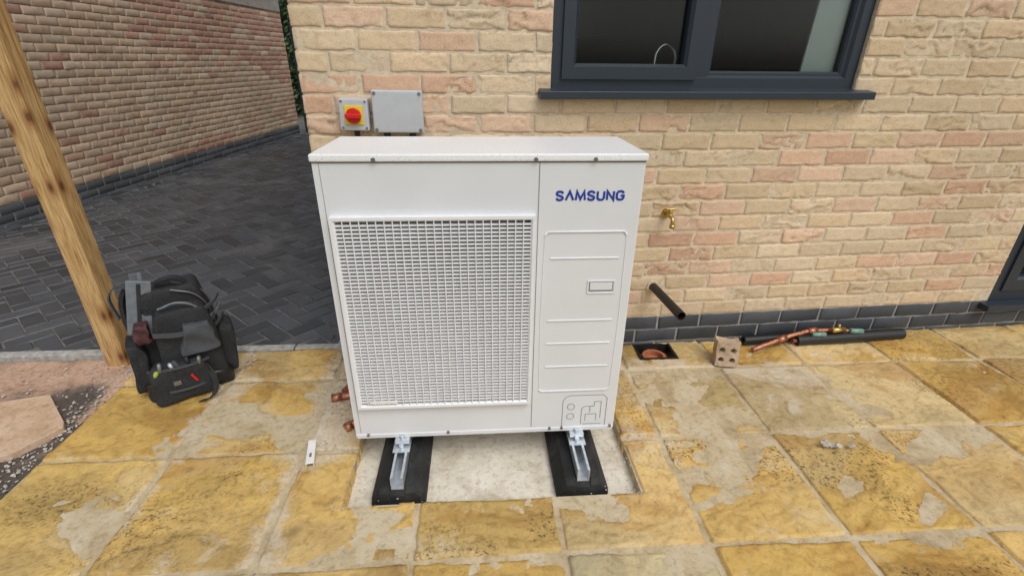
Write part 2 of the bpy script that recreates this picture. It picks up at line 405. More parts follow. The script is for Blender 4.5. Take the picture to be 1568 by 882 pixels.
# ------------------------------------------------------------------ boundary wall on the left
bw=grp('brick_wall',(-3.943,0,0),math.atan2(5.89,.62))
BWL=8.80;TOP=2.07
lb=bond(BWL,DPC,TOP,[])
def leftcol(x,z):
    p=float(fbm(np.array(x*.55),np.array(z*1.3),77,3))
    base=random.choice([(.60,.445,.305),(.63,.47,.33),(.57,.42,.285),(.61,.48,.35)])
    if p>.56 and random.random()<.8 or random.random()<.06: base=random.choice([(.53,.315,.225),(.56,.345,.245),(.50,.295,.215)])
    k=random.uniform(.84,1.07);return tuple(v*k for v in base)
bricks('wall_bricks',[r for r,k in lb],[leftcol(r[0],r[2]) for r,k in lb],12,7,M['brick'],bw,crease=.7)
pb=bond(BWL,DPC-.225,DPC,[])
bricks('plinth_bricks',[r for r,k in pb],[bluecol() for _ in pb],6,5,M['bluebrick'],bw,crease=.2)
box('wall_core',(0,.0055,DPC),(BWL-.003,.215,TOP),M['mortar_grey'],bw)
box('plinth_core',(0,.0065,-.3),(BWL-.004,.214,DPC),M['blue_mortar'],bw)
for i in range(10):
    box('wall_top_block_%d'%i,(i*.88+.004,-.012,TOP+.003),(i*.88+.872,.22,TOP+.42),M['grey_stone'],bw,.008)

gp=grp('gate_post',(-2.93,9.02,0))
box('post_shaft',(-.05,-.05,-.1),(.05,.05,1.9),M['anthracite'],gp,.004)
box('post_cap',(-.06,-.06,1.9),(.06,.06,1.93),M['anthracite'],gp,.008)
def hedge(name,x0,x1,y0,y1,h,n):
    g=grp(name,(0,0,0));v=[];f=[]
    for i in range(n):
        x=random.uniform(x0,x1);y=random.uniform(y0,y1);top=h*(.8+.35*float(vnoise(x*1.1,y*.7,5)));z=top*random.random()**.8
        y-=.25*float(vnoise(x*2.1,z*2.3,8));s=random.uniform(.03,.075)
        a=Vector((random.gauss(0,1),random.gauss(0,1),random.gauss(0,1))).normalized();b=a.orthogonal().normalized();c=a.cross(b)
        p=Vector((x,y,z));k=len(v);v+=[p-b*s,p-c*s*.45,p+b*s,p+c*s*.45];f.append((k,k+1,k+2,k+3))
    meshobj('leaves',v,f,M['leaf'],g)
    vv=[];ff=[];nx=24;nz=8
    for j in range(nz+1):
        for i in range(nx+1):
            x=x0+(x1-x0)*i/nx;z=h*.85*j/nz;vv.append((x,(y0+y1)/2+.5*float(vnoise(x*2,z*2,9))-.2,z))
    for j in range(nz):
        for i in range(nx):
            k=j*(nx+1)+i;ff.append((k,k+1,k+nx+2,k+nx+1))
    meshobj('core',vv,ff,M['darkleaf'],g)
    return g
hedge('hedge',-7,1.5,11.6,12.6,3.2,14000)

# ------------------------------------------------------------------ ground
meshobj('ground',[(-120,-120,-.09),(120,-120,-.09),(120,120,-.09),(-120,120,-.09)],[(0,1,2,3)],M['grass'])
drive=grp('block_paved_driveway',(0,0,0))
wp=Vector((-3.943,0));wd=Vector((.62,5.89)).normalized();wn=Vector((wd.y,-wd.x))
w=.1;v=[];f=[];cc=[]
R45=math.radians(45+2)
cs,sn=math.cos(R45),math.sin(R45)
def addblock(x0,y0,x1,y1,fr=None,clampit=True):
    gpx=.003;ch=.005
    dz=random.uniform(-.0015,.0015)
    cx,cy=(x0+x1)/2,(y0+y1)/2
    if fr is None: T=lambda x,y:(cs*x-sn*y-1.5,sn*x+cs*y+4.)
    else: T=fr
    X,Y=T(cx,cy)
    d=(Vector((X,Y))-wp).dot(wn)
    if clampit and (Y<.78 or Y>11.5 or d<.08 or X>1.2 or (X>-.33 and Y<8.2)): return
    k=len(v);tx,ty=random.uniform(-.0014,.0014),random.uniform(-.0014,.0014)
    for ins,z in ((0,-.05),(0,-.007),(ch,0)):
        for sx,sy in ((0,0),(1,0),(1,1),(0,1)):
            x=(x0+gpx+ins) if sx==0 else (x1-gpx-ins);y=(y0+gpx+ins) if sy==0 else (y1-gpx-ins)
            X,Y=T(x,y)
            if clampit:
                Y=max(Y,.835)
                dd=(Vector((X,Y))-wp).dot(wn)
                if dd<.115: X+=(.115-dd)*wn.x;Y+=(.115-dd)*wn.y
                if Y<8.2: X=min(X,-.335)
            v.append((X,Y,z-.004+dz+(tx if sx else -tx)+(ty if sy else -ty)))
    for a in (0,4):
        for i in range(4):
            j=(i+1)%4;f.append((k+a+i,k+a+j,k+a+4+j,k+a+4+i))
    f.append((k+8,k+9,k+10,k+11))
    c=random.uniform(.62,1.38);cc.extend([(.058*c,.062*c,.070*c)]*12)
for n in range(-90,91):
    for m in range(-30,31):
        ox,oy=(n+4*m)*w,n*w
        if abs(ox)>9 or abs(oy)>9: continue
        addblock(ox,oy,ox+2*w,oy+w);addblock(ox,oy+w,ox+w,oy+3*w)
fr=lambda x,y:(wp.x+wd.x*x+wn.x*y,wp.y+wd.y*x+wn.y*y)
for i in range(58): addblock(i*.2,.008,i*.2+.2,.108,fr,False)
for i in range(36): addblock(-.330,.84+i*.2,-.232,1.04+i*.2,lambda x,y:(x,y),False)
meshobj('blocks',v,f,M['block'],drive,cols=np.array(cc))
meshobj('jointing_sand',[(-5,.80,-.009),(1.5,.80,-.009),(1.5,12,-.009),(-5,12,-.009)],[(0,1,2,3)],M['joint_sand'],drive)
kb=grp('kerb_edging',(0,0,0))
x=-4.1
while x<-.28:
    L=min(.9,-.28-x);box('kerb_unit',(x+.003,.782,-.1),(x+L-.003,.832,.004+random.uniform(-.001,.002)),M['concrete_kerb'],kb,.006);x+=L
def patch(name,x0,x1,y0,y1,z,amp,res,mat,parent=None,seed=0,edge=.02,stain=None,fr=9):
    nx=max(3,int((x1-x0)/res)+1);ny=max(3,int((y1-y0)/res)+1)
    X,Y=np.meshgrid(np.linspace(x0,x1,nx),np.linspace(y0,y1,ny))
    Z=z+amp*(fbm(X*fr,Y*fr,seed,5)-.5)*2
    e=np.minimum(np.minimum(X-x0,x1-X),np.minimum(Y-y0,y1-Y));Z=Z-edge*(1-np.clip(e/.012,0,1))
    V=np.stack([X,Y,Z],-1).reshape(-1,3)
    return meshobj(name,V,gridfaces(1,ny,nx),mat,parent,stain=None if stain is None else stain(X,Y).ravel(),smooth=True)
patch('cement_haunch',-.30,-.10,.70,.98,.0,.008,.012,M['concrete_kerb'],seed=4)

# patio --------------------------------------------------------
PIT=(-.018,1.0,-.20,.58);GUL=(1.25,1.43,.60,.722)
patio=grp('stone_patio',(0,0,0))
cx=[-1.17,-.70,-.222,.235,.695,1.15,1.605,2.05,2.51,2.97,3.43,3.89,4.35,4.81]
ry=[-2.25,-1.79,-1.33,-.87,-.413,.055,.515,.95]
OCH=[(.63,.415,.125),(.66,.44,.145),(.61,.395,.115),(.64,.43,.15),(.66,.46,.19)]
V=[];F=[];C=[];ST=[];base=0
special={(6,5):(.64,.50,.27),(4,3):(.54,.455,.27),(5,4):(.63,.42,.14),(7,5):(.64,.49,.25),(5,5):(.59,.45,.21),(2,5):(.60,.42,.18),(6,4):(.64,.42,.125),(1,3):(.58,.37,.10),(4,2):(.56,.45,.25),(0,3):(.58,.37,.11),(0,4):(.66,.45,.15)}
gauss=lambda X,Y,cx_,cy_,sx_,sy_:np.exp(-(((X-cx_)/sx_)**2+((Y-cy_)/sy_)**2))
for i in range(len(cx)-1):
    for j in range(len(ry)-1):
        x0,x1,y0,y1=cx[i],cx[i+1],ry[j],ry[j+1]
        if x1<=-.2: y1=min(y1,.776)
        gpx=random.uniform(.0025,.0042);x0+=gpx+random.uniform(0,.002);x1-=gpx;y0+=gpx+random.uniform(0,.002);y1-=gpx
        res=.0085 if (j>=3) else .03
        nx=max(4,int((x1-x0)/res)+1);ny=max(4,int((y1-y0)/res)+1)
        X,Y=np.meshgrid(np.linspace(x0,x1,nx),np.linspace(y0,y1,ny))
        sd=random.randint(0,9999);ox=random.uniform(0,50)
        ang=random.uniform(-.6,.6);Xr=X*math.cos(ang)-Y*math.sin(ang);Yr=X*math.sin(ang)+Y*math.cos(ang)
        wx_=Xr+(fbm(X*6+ox,Y*6,sd+9,3)-.5)*.25
        n=fbm(wx_*2.6+ox,Yr*4.6+ox,sd,5);t=n*12;fr_=t-np.floor(t);ter=(np.floor(t)+np.clip(fr_*5,0,1))/12
        Z=np.clip((ter-.5)*.040,-.013,.012)+(fbm(X*30+ox,Y*30,sd+3,4)-.5)*.0045
        ex=np.minimum(np.minimum(X-x0,x1-X),np.minimum(Y-y0,y1-Y))
        Z=Z-.004*np.clip(1-ex/.010,0,1)**2+random.uniform(-.002,.002)
        wob=(fbm(X*22,Y*22,sd,3)-.5)*.012;k=(ex<.010)
        ring=np.zeros_like(k);ring[0]=ring[-1]=True;ring[:,0]=ring[:,-1]=True
        Xw=X+np.where(k,wob,0);Yw=Y+np.where(k,(fbm(X*22,Y*22,sd+1,3)-.5)*.012,0)
        Z=np.where(ring,-.03,Z)
        for h in (PIT,GUL):
            wb=(fbm(X*14,Y*14,5,3)-.5)*.012 if h is PIT else 0
            ins=(X>h[0]+wb)&(X<h[1]+wb)&(Y>h[2]+wb)&(Y<h[3]+wb);Z=np.where(ins,-.085,Z)
        V.append(np.stack([Xw,Yw,Z],-1).reshape(-1,3));F.append(gridfaces(1,ny,nx)+base);base+=nx*ny
        c=np.array(special.get((i,j),random.choice(OCH)))*random.uniform(.92,1.06)
        col=np.broadcast_to(c,X.shape+(3,)).copy()
        d1=fbm(Xr*3.2+ox,Yr*4.5,sd+21,5);col*=(.78+.46*d1)[...,None]
        pale=sstep(.53,.66,fbm(wx_*3.0+ox,Yr*5.2+7,sd+31,5))[...,None];col=col*(1-.42*pale)+np.array([.66,.52,.28])*.42*pale
        rust=sstep(.54,.67,fbm(wx_*3.5+ox,Yr*8+3,sd+41,5))[...,None];col=col*(1-.5*rust)+np.array([.42,.215,.045])*.5*rust
        grey=sstep(.52,.68,fbm(X*2.1,Y*2.3,51,6))[...,None];col=col*(1-.34*grey)+np.array([.36,.27,.15])*.34*grey
        wet=sstep(.56,.60,fbm(X*1.7+9,Y*2.6+4,91,6))[...,None];col=col*(1-.20*wet)
        edge=np.exp(-((fr_-.10)/.09)**2)[...,None];col*=(1-.18*edge)
        lich=.12+.8*sstep(.50,.62,fbm(X*2.7+3,Y*3.1,71,5))*random.choice([.2,.6,1])
        lich=lich+.9*gauss(X,Y,-.97,-.13,.17,.09)+.6*gauss(X,Y,-.62,-.25,.12,.14)+.7*gauss(X,Y,-.43,-.05,.05,.05)
        col=col*(1-.42*np.clip(gauss(X,Y,-.97,-.13,.19,.10),0,1)[...,None])
        C.append(np.concatenate([col,np.clip(lich,0,.9)[...,None]],-1).reshape(-1,4))
        st=np.zeros_like(X)
        for xj,s in ((-.70,.28),(-.222,.32)): st+=s*np.exp(-np.abs(X-xj)/.04)
        st+=.30*gauss(X,Y,-.14,.22,.14,.38)+.22*gauss(X,Y,1.08,.15,.10,.42)+.22*gauss(X,Y,1.45,.52,.35,.12)
        st+=.18*gauss(X,Y,1.95,.45,.30,.18)+.10*gauss(X,Y,.1,-.33,.5,.12)+.16*gauss(X,Y,-.55,.35,.15,.18)
        st+=.05*np.exp(-ex/.010)
        st+=random.choice([-.07,-.05,-.02,.0,.05])-.02
        ST.append(st.ravel())
meshobj('paving_slabs',np.concatenate(V),np.concatenate(F),M['slab'],patio,cols=np.concatenate(C),stain=np.concatenate(ST),smooth=True)
for k,(a,b,c,d) in enumerate(minus(minus([(-1.165,-.2,-2.2,.778),(-.2,4.8,-2.2,.9)],PIT),GUL)):
    box('mortar_bed_%d'%k,(a,c,-.08),(b,d,-.0055),M['joint'],patio)
patch('concrete_base',PIT[0]-.03,PIT[1]+.03,PIT[2]-.03,PIT[3]+.03,-.044,.007,.01,M['pit'],patio,seed=9,edge=0)

def sst(X,Y):
    return np.clip((Y-.42)*1.6,-.16,.26)+.12*(fbm(X*3,Y*3,4,3)-.5)-.25*np.exp(-(((X+1.32)/.1)**2+((Y-.50)/.08)**2))+.3*np.exp(-((X+1.19)/.04)**2)*(Y>.3)
patch('sandy_soil',-3.9,-1.15,-2.2,.785,-.022,.018,.02,M['soil'],seed=21,stain=sst,fr=5)
def chips(name,n,fx,mat,smin,smax,z=0,seed=1):
    r=random.Random(seed);v=[];f=[]
    for i in range(n):
        x,y=fx(r);s=r.uniform(smin,smax);k=len(v)
        pts=[Vector((r.uniform(-1,1),r.uniform(-1,1),r.uniform(-.6,.8))).normalized()*s*r.uniform(.7,1.1) for _ in range(9)]
        bm=bmesh.new()
        for p in pts: bm.verts.new((p.x+x,p.y+y,p.z*.7+z+s*.3))
        bmesh.ops.convex_hull(bm,input=bm.verts[:])
        bm.verts.index_update();bm.verts.ensure_lookup_table()
        for q in bm.verts: v.append(tuple(q.co))
        for q in bm.faces: f.append(tuple(k+t.index for t in q.verts))
        bm.free()
    return meshobj(name,v,f,mat)
chips('gravel',600,lambda r:(-1.185-abs(r.gauss(0,.07)) if r.random()<.6 else r.uniform(-1.9,-1.2),r.uniform(-.3,.72)),M['stone'],.002,.009,-.014,3)
chips('mortar_crumbs',300,lambda r:(r.choice([-.02,1.0])+r.gauss(0,.05) if r.random()<.7 else r.uniform(-.1,1.1),r.uniform(-.2,.5) if r.random()<.7 else -.2+r.gauss(0,.02)),M['stone'],.0015,.005,-.002,5)
chips('grit',300,lambda r:(r.uniform(-1.1,3.2),r.uniform(-.55,.7)),M['stone'],.001,.0035,.0,15)
chips('stone_chips',13,lambda r:(1.78+r.gauss(0,.028),-.035+r.gauss(0,.010)),M['stone'],.010,.017,.010,8)
so=[(-1.212,.240),(-1.236,.275),(-1.43,.462),(-1.60,.415),(-1.645,.36),(-1.44,.185),(-1.335,.088),(-1.300,.092),(-1.258,.160)]
n=len(so);v=[(x,y,-.02) for x,y in so]+[(x,y,.008) for x,y in so]
f=[tuple(range(n,2*n))]+[(i,(i+1)%n,n+(i+1)%n,n+i) for i in range(n)]
o=meshobj('slab_offcut',v,f,M['pinkslab']);m=o.modifiers.new('b','BEVEL');m.width=.002;m.segments=2

# ------------------------------------------------------------------ timber post
pv=[];pf=[];nz=60
for k in range(nz+1):
    z=-.1+3.1*k/nz
    for a,b in ((-1,-1),(1,-1),(1,1),(-1,1)):
        for (p,q) in (((-1,0),(0,-1)) if a*b>0 else ((0,-1),(-1,0))):
            ch=.006;hx=.0475
            x=a*(hx+ch*p);y=b*(hx+ch*q)
            pv.append((-1.318+x+.0015*math.sin(z*3),.758+y,z))
pts0=pv[:8];ang=sorted(range(8),key=lambda i:math.atan2(pts0[i][1]-.758,pts0[i][0]+1.318))
for k in range(nz):
    for i in range(8):
        a,b=ang[i],ang[(i+1)%8];pf.append((k*8+a,k*8+b,(k+1)*8+b,(k+1)*8+a))
pf.append(tuple(nz*8+i for i in ang))
meshobj('timber_post',pv,pf,M['wood'])

# ------------------------------------------------------------------ heat pump
hp=grp('heat_pump',(0,0,0))
G=.11;W=M['white_steel']
gx0,gx1,gz0,gz1=.040,.615,.265,.920
v=[(0,0,G),(.94,0,G),(.94,0,1.09),(0,0,1.09),(gx0,0,gz0),(gx1,0,gz0),(gx1,0,gz1),(gx0,0,gz1),
   (0,.33,G),(.94,.33,G),(.94,.33,1.09),(0,.33,1.09),(gx0,.05,gz0),(gx1,.05,gz0),(gx1,.05,gz1),(gx0,.05,gz1)]
f=[(0,1,5,4),(1,2,6,5),(2,3,7,6),(3,0,4,7),(0,3,11,8),(1,9,10,2),(0,8,9,1),(3,2,10,11),(8,11,10,9),(4,5,13,12),(5,6,14,13),(6,7,15,14),(7,4,12,15)]
cas=meshobj('casing',v,f,W,hp);m=cas.modifiers.new('b','BEVEL');m.width=.004;m.segments=3;m.limit_method='ANGLE'
box('base_tray',(.004,-.003,G-.004),(.936,.325,G+.014),W,hp,.003)
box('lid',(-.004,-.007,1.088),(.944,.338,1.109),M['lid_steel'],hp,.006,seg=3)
box('panel_seam',(.6314,-.0012,G+.02),(.6332,.01,1.087),M['print'],hp)
box('corner_seam_l',(.0185,-.0008,G+.02),(.0195,.01,1.087),M['fan'],hp)
box('lid_gap',(.001,-.0022,1.0845),(.939,.01,1.0885),M['fan'],hp)
n=64;cxx,czz,rr=.3275,.5925,.268
v=[];f=[]
for i in range(n):
    a=2*math.pi*i/n;c,s=math.cos(a),math.sin(a);v.append((cxx+rr*c,.046,czz+rr*s))
    k=min((gx1-gx0)/2/abs(c) if abs(c)>1e-6 else 9,(gz1-gz0)/2/abs(s) if abs(s)>1e-6 else 9)
    v.append((cxx+k*c,.046,czz+k*s));v.append((cxx+rr*.985*c,.090,czz+rr*.985*s))
for i in range(n):
    j=(i+1)%n;f.append((3*i,3*j,3*j+1,3*i+1));f.append((3*i,3*i+2,3*j+2,3*j))
meshobj('fan_shroud',v,f,M['shroud'],hp)
box('coil',(gx0,.15,gz0),(gx1,.16,gz1),M['coil'],hp)
for kx in range(3):
    vv=[];ff=[];a0=kx*2*math.pi/3+.5
    for i in range(13):
        for j in range(9):
            r=.05+(.255-.05)*j/8;sw=1.25*(i/12-.5)+.45*(j/8)**1.3
            a=a0+sw;vv.append((cxx+r*math.cos(a),.10+.045*(i/12-.5),czz+r*math.sin(a)))
    for i in range(12):
        for j in range(8): k=i*9+j;ff.append((k,k+1,k+10,k+9))
    meshobj('fan_blade_%d'%kx,vv,ff,M['fan'],hp,smooth=True)
cyl('fan_hub',(cxx,.065,czz),(cxx,.13,czz),.062,M['fan'],hp,32,bev=.006)
frame('grille_frame',.028,.624,.25,.934,.014,-.020,.0,M['grille'],hp)
v=[];f=[]
def addbox(lo,hi):
    k=len(v)
    for x,y,z in ((0,0,0),(1,0,0),(1,1,0),(0,1,0),(0,0,1),(1,0,1),(1,1,1),(0,1,1)):
        v.append((hi[0] if x else lo[0],hi[1] if y else lo[1],hi[2] if z else lo[2]))
    for q in ((0,1,5,4),(1,2,6,5),(2,3,7,6),(3,0,4,7),(4,5,6,7),(3,2,1,0)): f.append(tuple(k+t for t in q))
NR=54
for i in range(1,NR):
    z=.264+(.920-.264)*i/NR;addbox((.040,-.0155,z-.0022),(.612,-.0025,z+.0022))
for i in range(1,24):
    x=.040+(.572)*i/24;addbox((x-.0015,-.0185,.262),(x+.0015,-.0158,.922))
meshobj('grille_slats',v,f,M['grille'],hp)
box('warning_label',(.070,-.0205,.272),(.165,-.0187,.285),M['white_plastic'],hp)
def rib(pts,r=.0028,nm='pressed_rib'):
    tube(nm,[(x,-.0006,z) for x,z in pts],r,W,hp,smooth=False,res=3)
rib([(.655,.866),(.664,.878),(.898,.878),(.907,.866)],.0035)
for z in (.792,.572,.484,.391): rib([(.674,z),(.890,z)])
rib([(.655,.296),(.664,.288),(.896,.288),(.905,.296)],.0035)
rib([(.655,.300),(.650,.58),(.655,.862)],.0012)
rib([(.907,.300),(.911,.58),(.907,.862)],.0012)
box('handle_recess',(.800,-.0008,.672),(.884,.004,.712),M['shroud'],hp,.0006)
frame('handle_rim',.797,.887,.669,.715,.006,-.003,.0,W,hp)
box('handle_grip',(.806,-.0035,.682),(.878,-.001,.708),W,hp,.001)
def ribbon(name,polys,t,y,mat,parent,cyc=False):
    v=[];f=[]
    for P in polys:
        n=len(P);k=len(v)
        for i,p in enumerate(P):
            p=Vector(p);a=Vector(P[i-1]) if i>0 else None;b=Vector(P[i+1]) if i<n-1 else None
            d1=(p-a).normalized() if a is not None else None;d2=(b-p).normalized() if b is not None else None
            if d1 is None:d1=d2
            if d2 is None:d2=d1
            n1=Vector((-d1.y,d1.x));n2=Vector((-d2.y,d2.x));m=(n1+n2)
            m=m.normalized() if m.length>1e-6 else n1
            s=t/2/max(.38,m.dot(n1));q=p+m*s;r=p-m*s;v+=[(q.x,y,q.y),(r.x,y,r.y)]
        for i in range(n-1): f.append((k+2*i,k+2*i+1,k+2*i+3,k+2*i+2))
    return meshobj(name,v,f,mat,parent)
def arc(cx,cz,r,a0,a1,n=14): return [(cx+r*math.cos(math.radians(a0+(a1-a0)*i/n)),cz+r*math.sin(math.radians(a0+(a1-a0)*i/n))) for i in range(n+1)]
polys=[arc(.775,.215,.013,0,360,20),arc(.775,.172,.013,0,360,20),
 [(.745,.125)]+[(.745,.225)]+arc(.775,.235,.030,180,90,6)+[(.890,.265),(.905,.25),(.905,.125)],
 [(.815,.135),(.815,.20)]+arc(.83,.20,.015,180,90,5)+[(.86,.215),(.86,.235),(.885,.235),(.885,.16)],
 [(.83,.15),(.83,.18),(.87,.18),(.87,.15)],[(.845,.215),(.845,.19)],[(.822,.135),(.89,.135)]]
ribbon('piping_diagram',polys,.0017,-.0012,M['print'],hp)
L={'S':[(.95,.76),(.8,.94),(.5,1),(.2,.94),(.07,.78),(.16,.61),(.5,.5),(.84,.39),(.93,.22),(.8,.06),(.5,0),(.2,.06),(.05,.24)],
'A':[(0,0),(.5,1),(1,0)],'M':[(0,0),(.1,1),(.5,.1),(.9,1),(1,0)],'U':[(.05,1),(.05,.25),(.2,.05),(.5,0),(.8,.05),(.95,.25),(.95,1)],
'N':[(.05,0),(.05,1),(.95,0),(.95,1)],'G':[(.95,.76),(.8,.94),(.5,1),(.2,.94),(.05,.75),(.05,.25),(.2,.06),(.5,0),(.8,.06),(.95,.25),(.95,.48),(.55,.48)]}
x=.683;polys=[]
for ch,wd_ in zip('SAMSUNG',(.0215,.0225,.027,.0215,.0215,.0215,.0225)):
    polys.append([(x+px*wd_,.9755+pz*.0255) for px,pz in L[ch]]);x+=wd_+.0073
ribbon('logo_lettering',polys,.0066,-.0013,M['logo'],hp)
for sx in (.17,.62,.79): cyl('lid_screw',(sx,-.0105,1.094),(sx,-.005,1.094),.006,M['screw'],hp,12)
for sx,sz in ((.045,.122),(.33,.122),(.70,.122),(.745,.122),(.925,.124)): cyl('base_screw',(sx,-.007,sz),(sx,0,sz),.005,M['screw'],hp,12)
for fx in (.165,.80):
    for fy in (-.022,.30):
        box('mount_foot',(fx-.026,fy,.091),(fx+.026,fy+.05,.106),M['galv'],hp,.002)
        cyl('mount_bolt',(fx,fy+.012,.100),(fx,fy+.012,.122),.008,M['galv'],hp,6)

for fx in (.163,.80):
    ft=grp('rubber_mounting_foot',(fx,.14,-.046))
    hw,hl,h=.092,.318,.082
    v=[];sec=[(-hw,0),(-hw,h*.4),(-hw+.030,h),(-.026,h),(-.026,h-.012),(.026,h-.012),(.026,h),(hw-.030,h),(hw,h*.4),(hw,0)]
    ys=[-hl,-hl+.016,hl-.016,hl];n=len(sec)
    for y in ys:
        s=.97 if abs(y)==hl else 1
        for a,b in sec: v.append((a*s,y,b*(.80 if s<1 else 1)))
    f=[(k*n+i,k*n+(i+1)%n,(k+1)*n+(i+1)%n,(k+1)*n+i) for k in range(3) for i in range(n)]
    f+=[tuple(range(n)),tuple(3*n+i for i in reversed(range(n)))]
    meshobj('rubber_block',v,f,M['rubber'],ft)
    cw,ct,chh=.0215,.0025,.052;y0,y1=-.305,.300;z0=h-.0115
    prof=[(-cw,chh),(-cw,0),(cw,0),(cw,chh),(cw-.008,chh),(cw-.008,chh-ct),(cw-ct,chh-ct),(cw-ct,ct),(-cw+ct,ct),(-cw+ct,chh-ct),(-cw+.008,chh-ct),(-cw+.008,chh)]
    n=len(prof);v=[(a,y0,z0+b) for a,b in prof]+[(a,y1,z0+b) for a,b in prof]
    f=[(i,(i+1)%n,n+(i+1)%n,n+i) for i in range(n)]+[(1,2,7,8),(0,1,8,9,10,11),(2,3,4,5,6,7)]
    meshobj('rail',v,f,M['galv'],ft)
    box('clamp_plate',(-.030,-.19,z0+chh+.0006),(.030,-.135,z0+chh+.005),M['galv'],ft,.001)
    cyl('rail_bolt',(0,-.170,z0+chh),(0,-.170,z0+chh+.018),.009,M['galv'],ft,6)

# ------------------------------------------------------------------ electrical boxes
RZ=.047
def wallpt(xl,yl=0):
    c,s=math.cos(RZ),math.sin(RZ);return (-.212+c*xl-s*yl,.66+s*xl+c*yl)
wx_,wy_=wallpt(.197)
iso=grp('isolator_switch',(wx_,wy_,1.150),RZ);iso.rotation_euler[1]=math.radians(1.2)
GP=M['grey_plastic']
box('box_base',(-.054,-.030,-.058),(.054,-.004,.058),GP,iso,.004)
box('box_cover',(-.054,-.062,-.058),(.054,-.0305,.058),GP,iso,.006)
box('yellow_plate',(-.034,-.066,-.036),(.034,-.0622,.034),M['yellow'],iso,.002)
cyl('red_dial',(0,-.080,-.002),(0,-.066,-.002),.028,M['red'],iso,32,bev=.002)
box('red_knob',(-.030,-.094,-.011),(.030,-.080,.007),M['red'],iso,.004)
for a in (-1,1):
    for b in (-1,1): cyl('cover_screw',(a*.044,-.0635,b*.048),(a*.044,-.062,b*.048),.0045,M['screw'],iso,12)
cyl('cable_gland',(0,-.03,-.082),(0,-.03,-.058),.011,M['black_plastic'],iso,12)
wx_,wy_=wallpt(.362)
jb=grp('junction_box',(wx_,wy_,1.160),RZ);jb.rotation_euler[1]=math.radians(.8)
box('box_base',(-.094,-.035,-.076),(.094,-.004,.076),GP,jb,.006)
box('box_lid',(-.096,-.062,-.078),(.096,-.0355,.078),GP,jb,.009,seg=3)
for a in (-1,1):
    for b in (-1,1): cyl('lid_screw',(a*.084,-.0640,b*.066),(a*.084,-.0618,b*.066),.0065,M['screw'],jb,12)
for dx in (-.05,.05): cyl('cable_gland',(dx,-.03,-.105),(dx,-.03,-.076),.013,M['black_plastic'],jb,12)
tube('cable',[(.05,-.03,-.10),(.052,-.03,-.2),(.05,-.06,-.45)],.008,M['black_plastic'],jb)

wx_,wy_=wallpt(1.530)
gt=grp('garden_tap',(wx_,wy_,.715),RZ);B=M['brass']
cyl('wall_flange',(0,-.010,0),(0,0.004,0),.022,B,gt,24)
cyl('tap_body',(0,-.065,0),(0,-.004,0),.010,B,gt,16)
cyl('bonnet',(0,-.045,0),(0,-.052,.030),.010,B,gt,6)
tube('lever',[(-.024,-.054,.034),(0,-.054,.032),(.024,-.054,.034)],.0045,B,gt,smooth=False)
tube('spout',[(0,-.058,0),(.002,-.076,-.010),(.003,-.080,-.034)],.009,B,gt)
cyl('hose_union',(.003,-.080,-.048),(.003,-.080,-.032),.012,B,gt,16)

wx_,wy_=wallpt(1.517)
wp_=grp('waste_pipe',(wx_,wy_,.345),RZ)
pipe('pipe',(0,.02,0),(.010,-.315,0),.0205,.0175,M['black_plastic'],wp_)
pipe('elbow_collar',(0,-.012,0),(0,.004,0),.030,.0206,M['mortar'],wp_)

gl=grp('drain_gully',(1.34,.661,0))
def rectframe(name,x0,x1,y0,y1,z0,z1,t,mat,par):
    v=[]
    for ins,z in ((0,z0),(0,z1),(t,z1),(t,z0)):
        v+=[(x0+ins,y0+ins,z),(x1-ins,y0+ins,z),(x1-ins,y1-ins,z),(x0+ins,y1-ins,z)]
    f=[(k*4+i,k*4+(i+1)%4,(k+1)*4+(i+1)%4,(k+1)*4+i) for k in range(3) for i in range(4)]
    return meshobj(name,v,f,mat,par)
rectframe('gully_frame',-.098,.098,-.072,.070,-.07,.010,.012,M['black_plastic'],gl)
pipe('clay_collar',(0,0,-.075),(0,0,-.018),.060,.045,M['clay'],gl)
box('gully_bed',(-.086,-.062,-.088),(.086,.062,-.045),M['clay'],gl)

hb=grp('broken_brick',(1.650,.545,0),-.25)
cut=[]
def holed(name,wx,hz,ty,holes,par,mat):
    bm=bmesh.new();bmesh.ops.create_cube(bm,size=1);bmesh.ops.scale(bm,vec=(wx,ty,hz),verts=bm.verts);bmesh.ops.translate(bm,vec=(0,0,hz/2),verts=bm.verts)
    bmesh.ops.subdivide_edges(bm,edges=bm.edges[:],cuts=5,use_grid_fill=True)
    for vv in bm.verts:
        p=vv.co;vv.co+=Vector((vnoise(p.z*30,p.y*30,3)-.5,vnoise(p.x*30,p.z*30,4)-.5,(vnoise(p.x*40,p.y*40,6)-.5)*(3 if p.z>hz*.95 else 1)))*.006
    me=bpy.data.meshes.new(name);bm.to_mesh(me);bm.free();o=addobj(name,me,mat,par)
    for i,(hx,hz_) in enumerate(holes):
        c=cyl('cutter',(hx,-.1,hz_),(hx,.1,hz_),.0145,mat,par,20)
        m=o.modifiers.new('h%d'%i,'BOOLEAN');m.object=c;m.operation='DIFFERENCE';m.solver='EXACT';cut.append(c)
    return o
M['rubble']=cementmat('brick_rubble',(.36,.26,.17),(.50,.38,.26),(.60,.50,.38))
ob=holed('brick_body',.104,.125,.066,[(-.026,.036),(.026,.036),(-.026,.085),(.026,.085)],hb,M['rubble'])
ob.rotation_euler=(math.radians(-10),0,0)
bpy.context.view_layer.update()
dg=bpy.context.evaluated_depsgraph_get();me=bpy.data.meshes.new_from_object(ob.evaluated_get(dg));ob.modifiers.clear();ob.data=me
for c in cut: bpy.data.objects.remove(c)

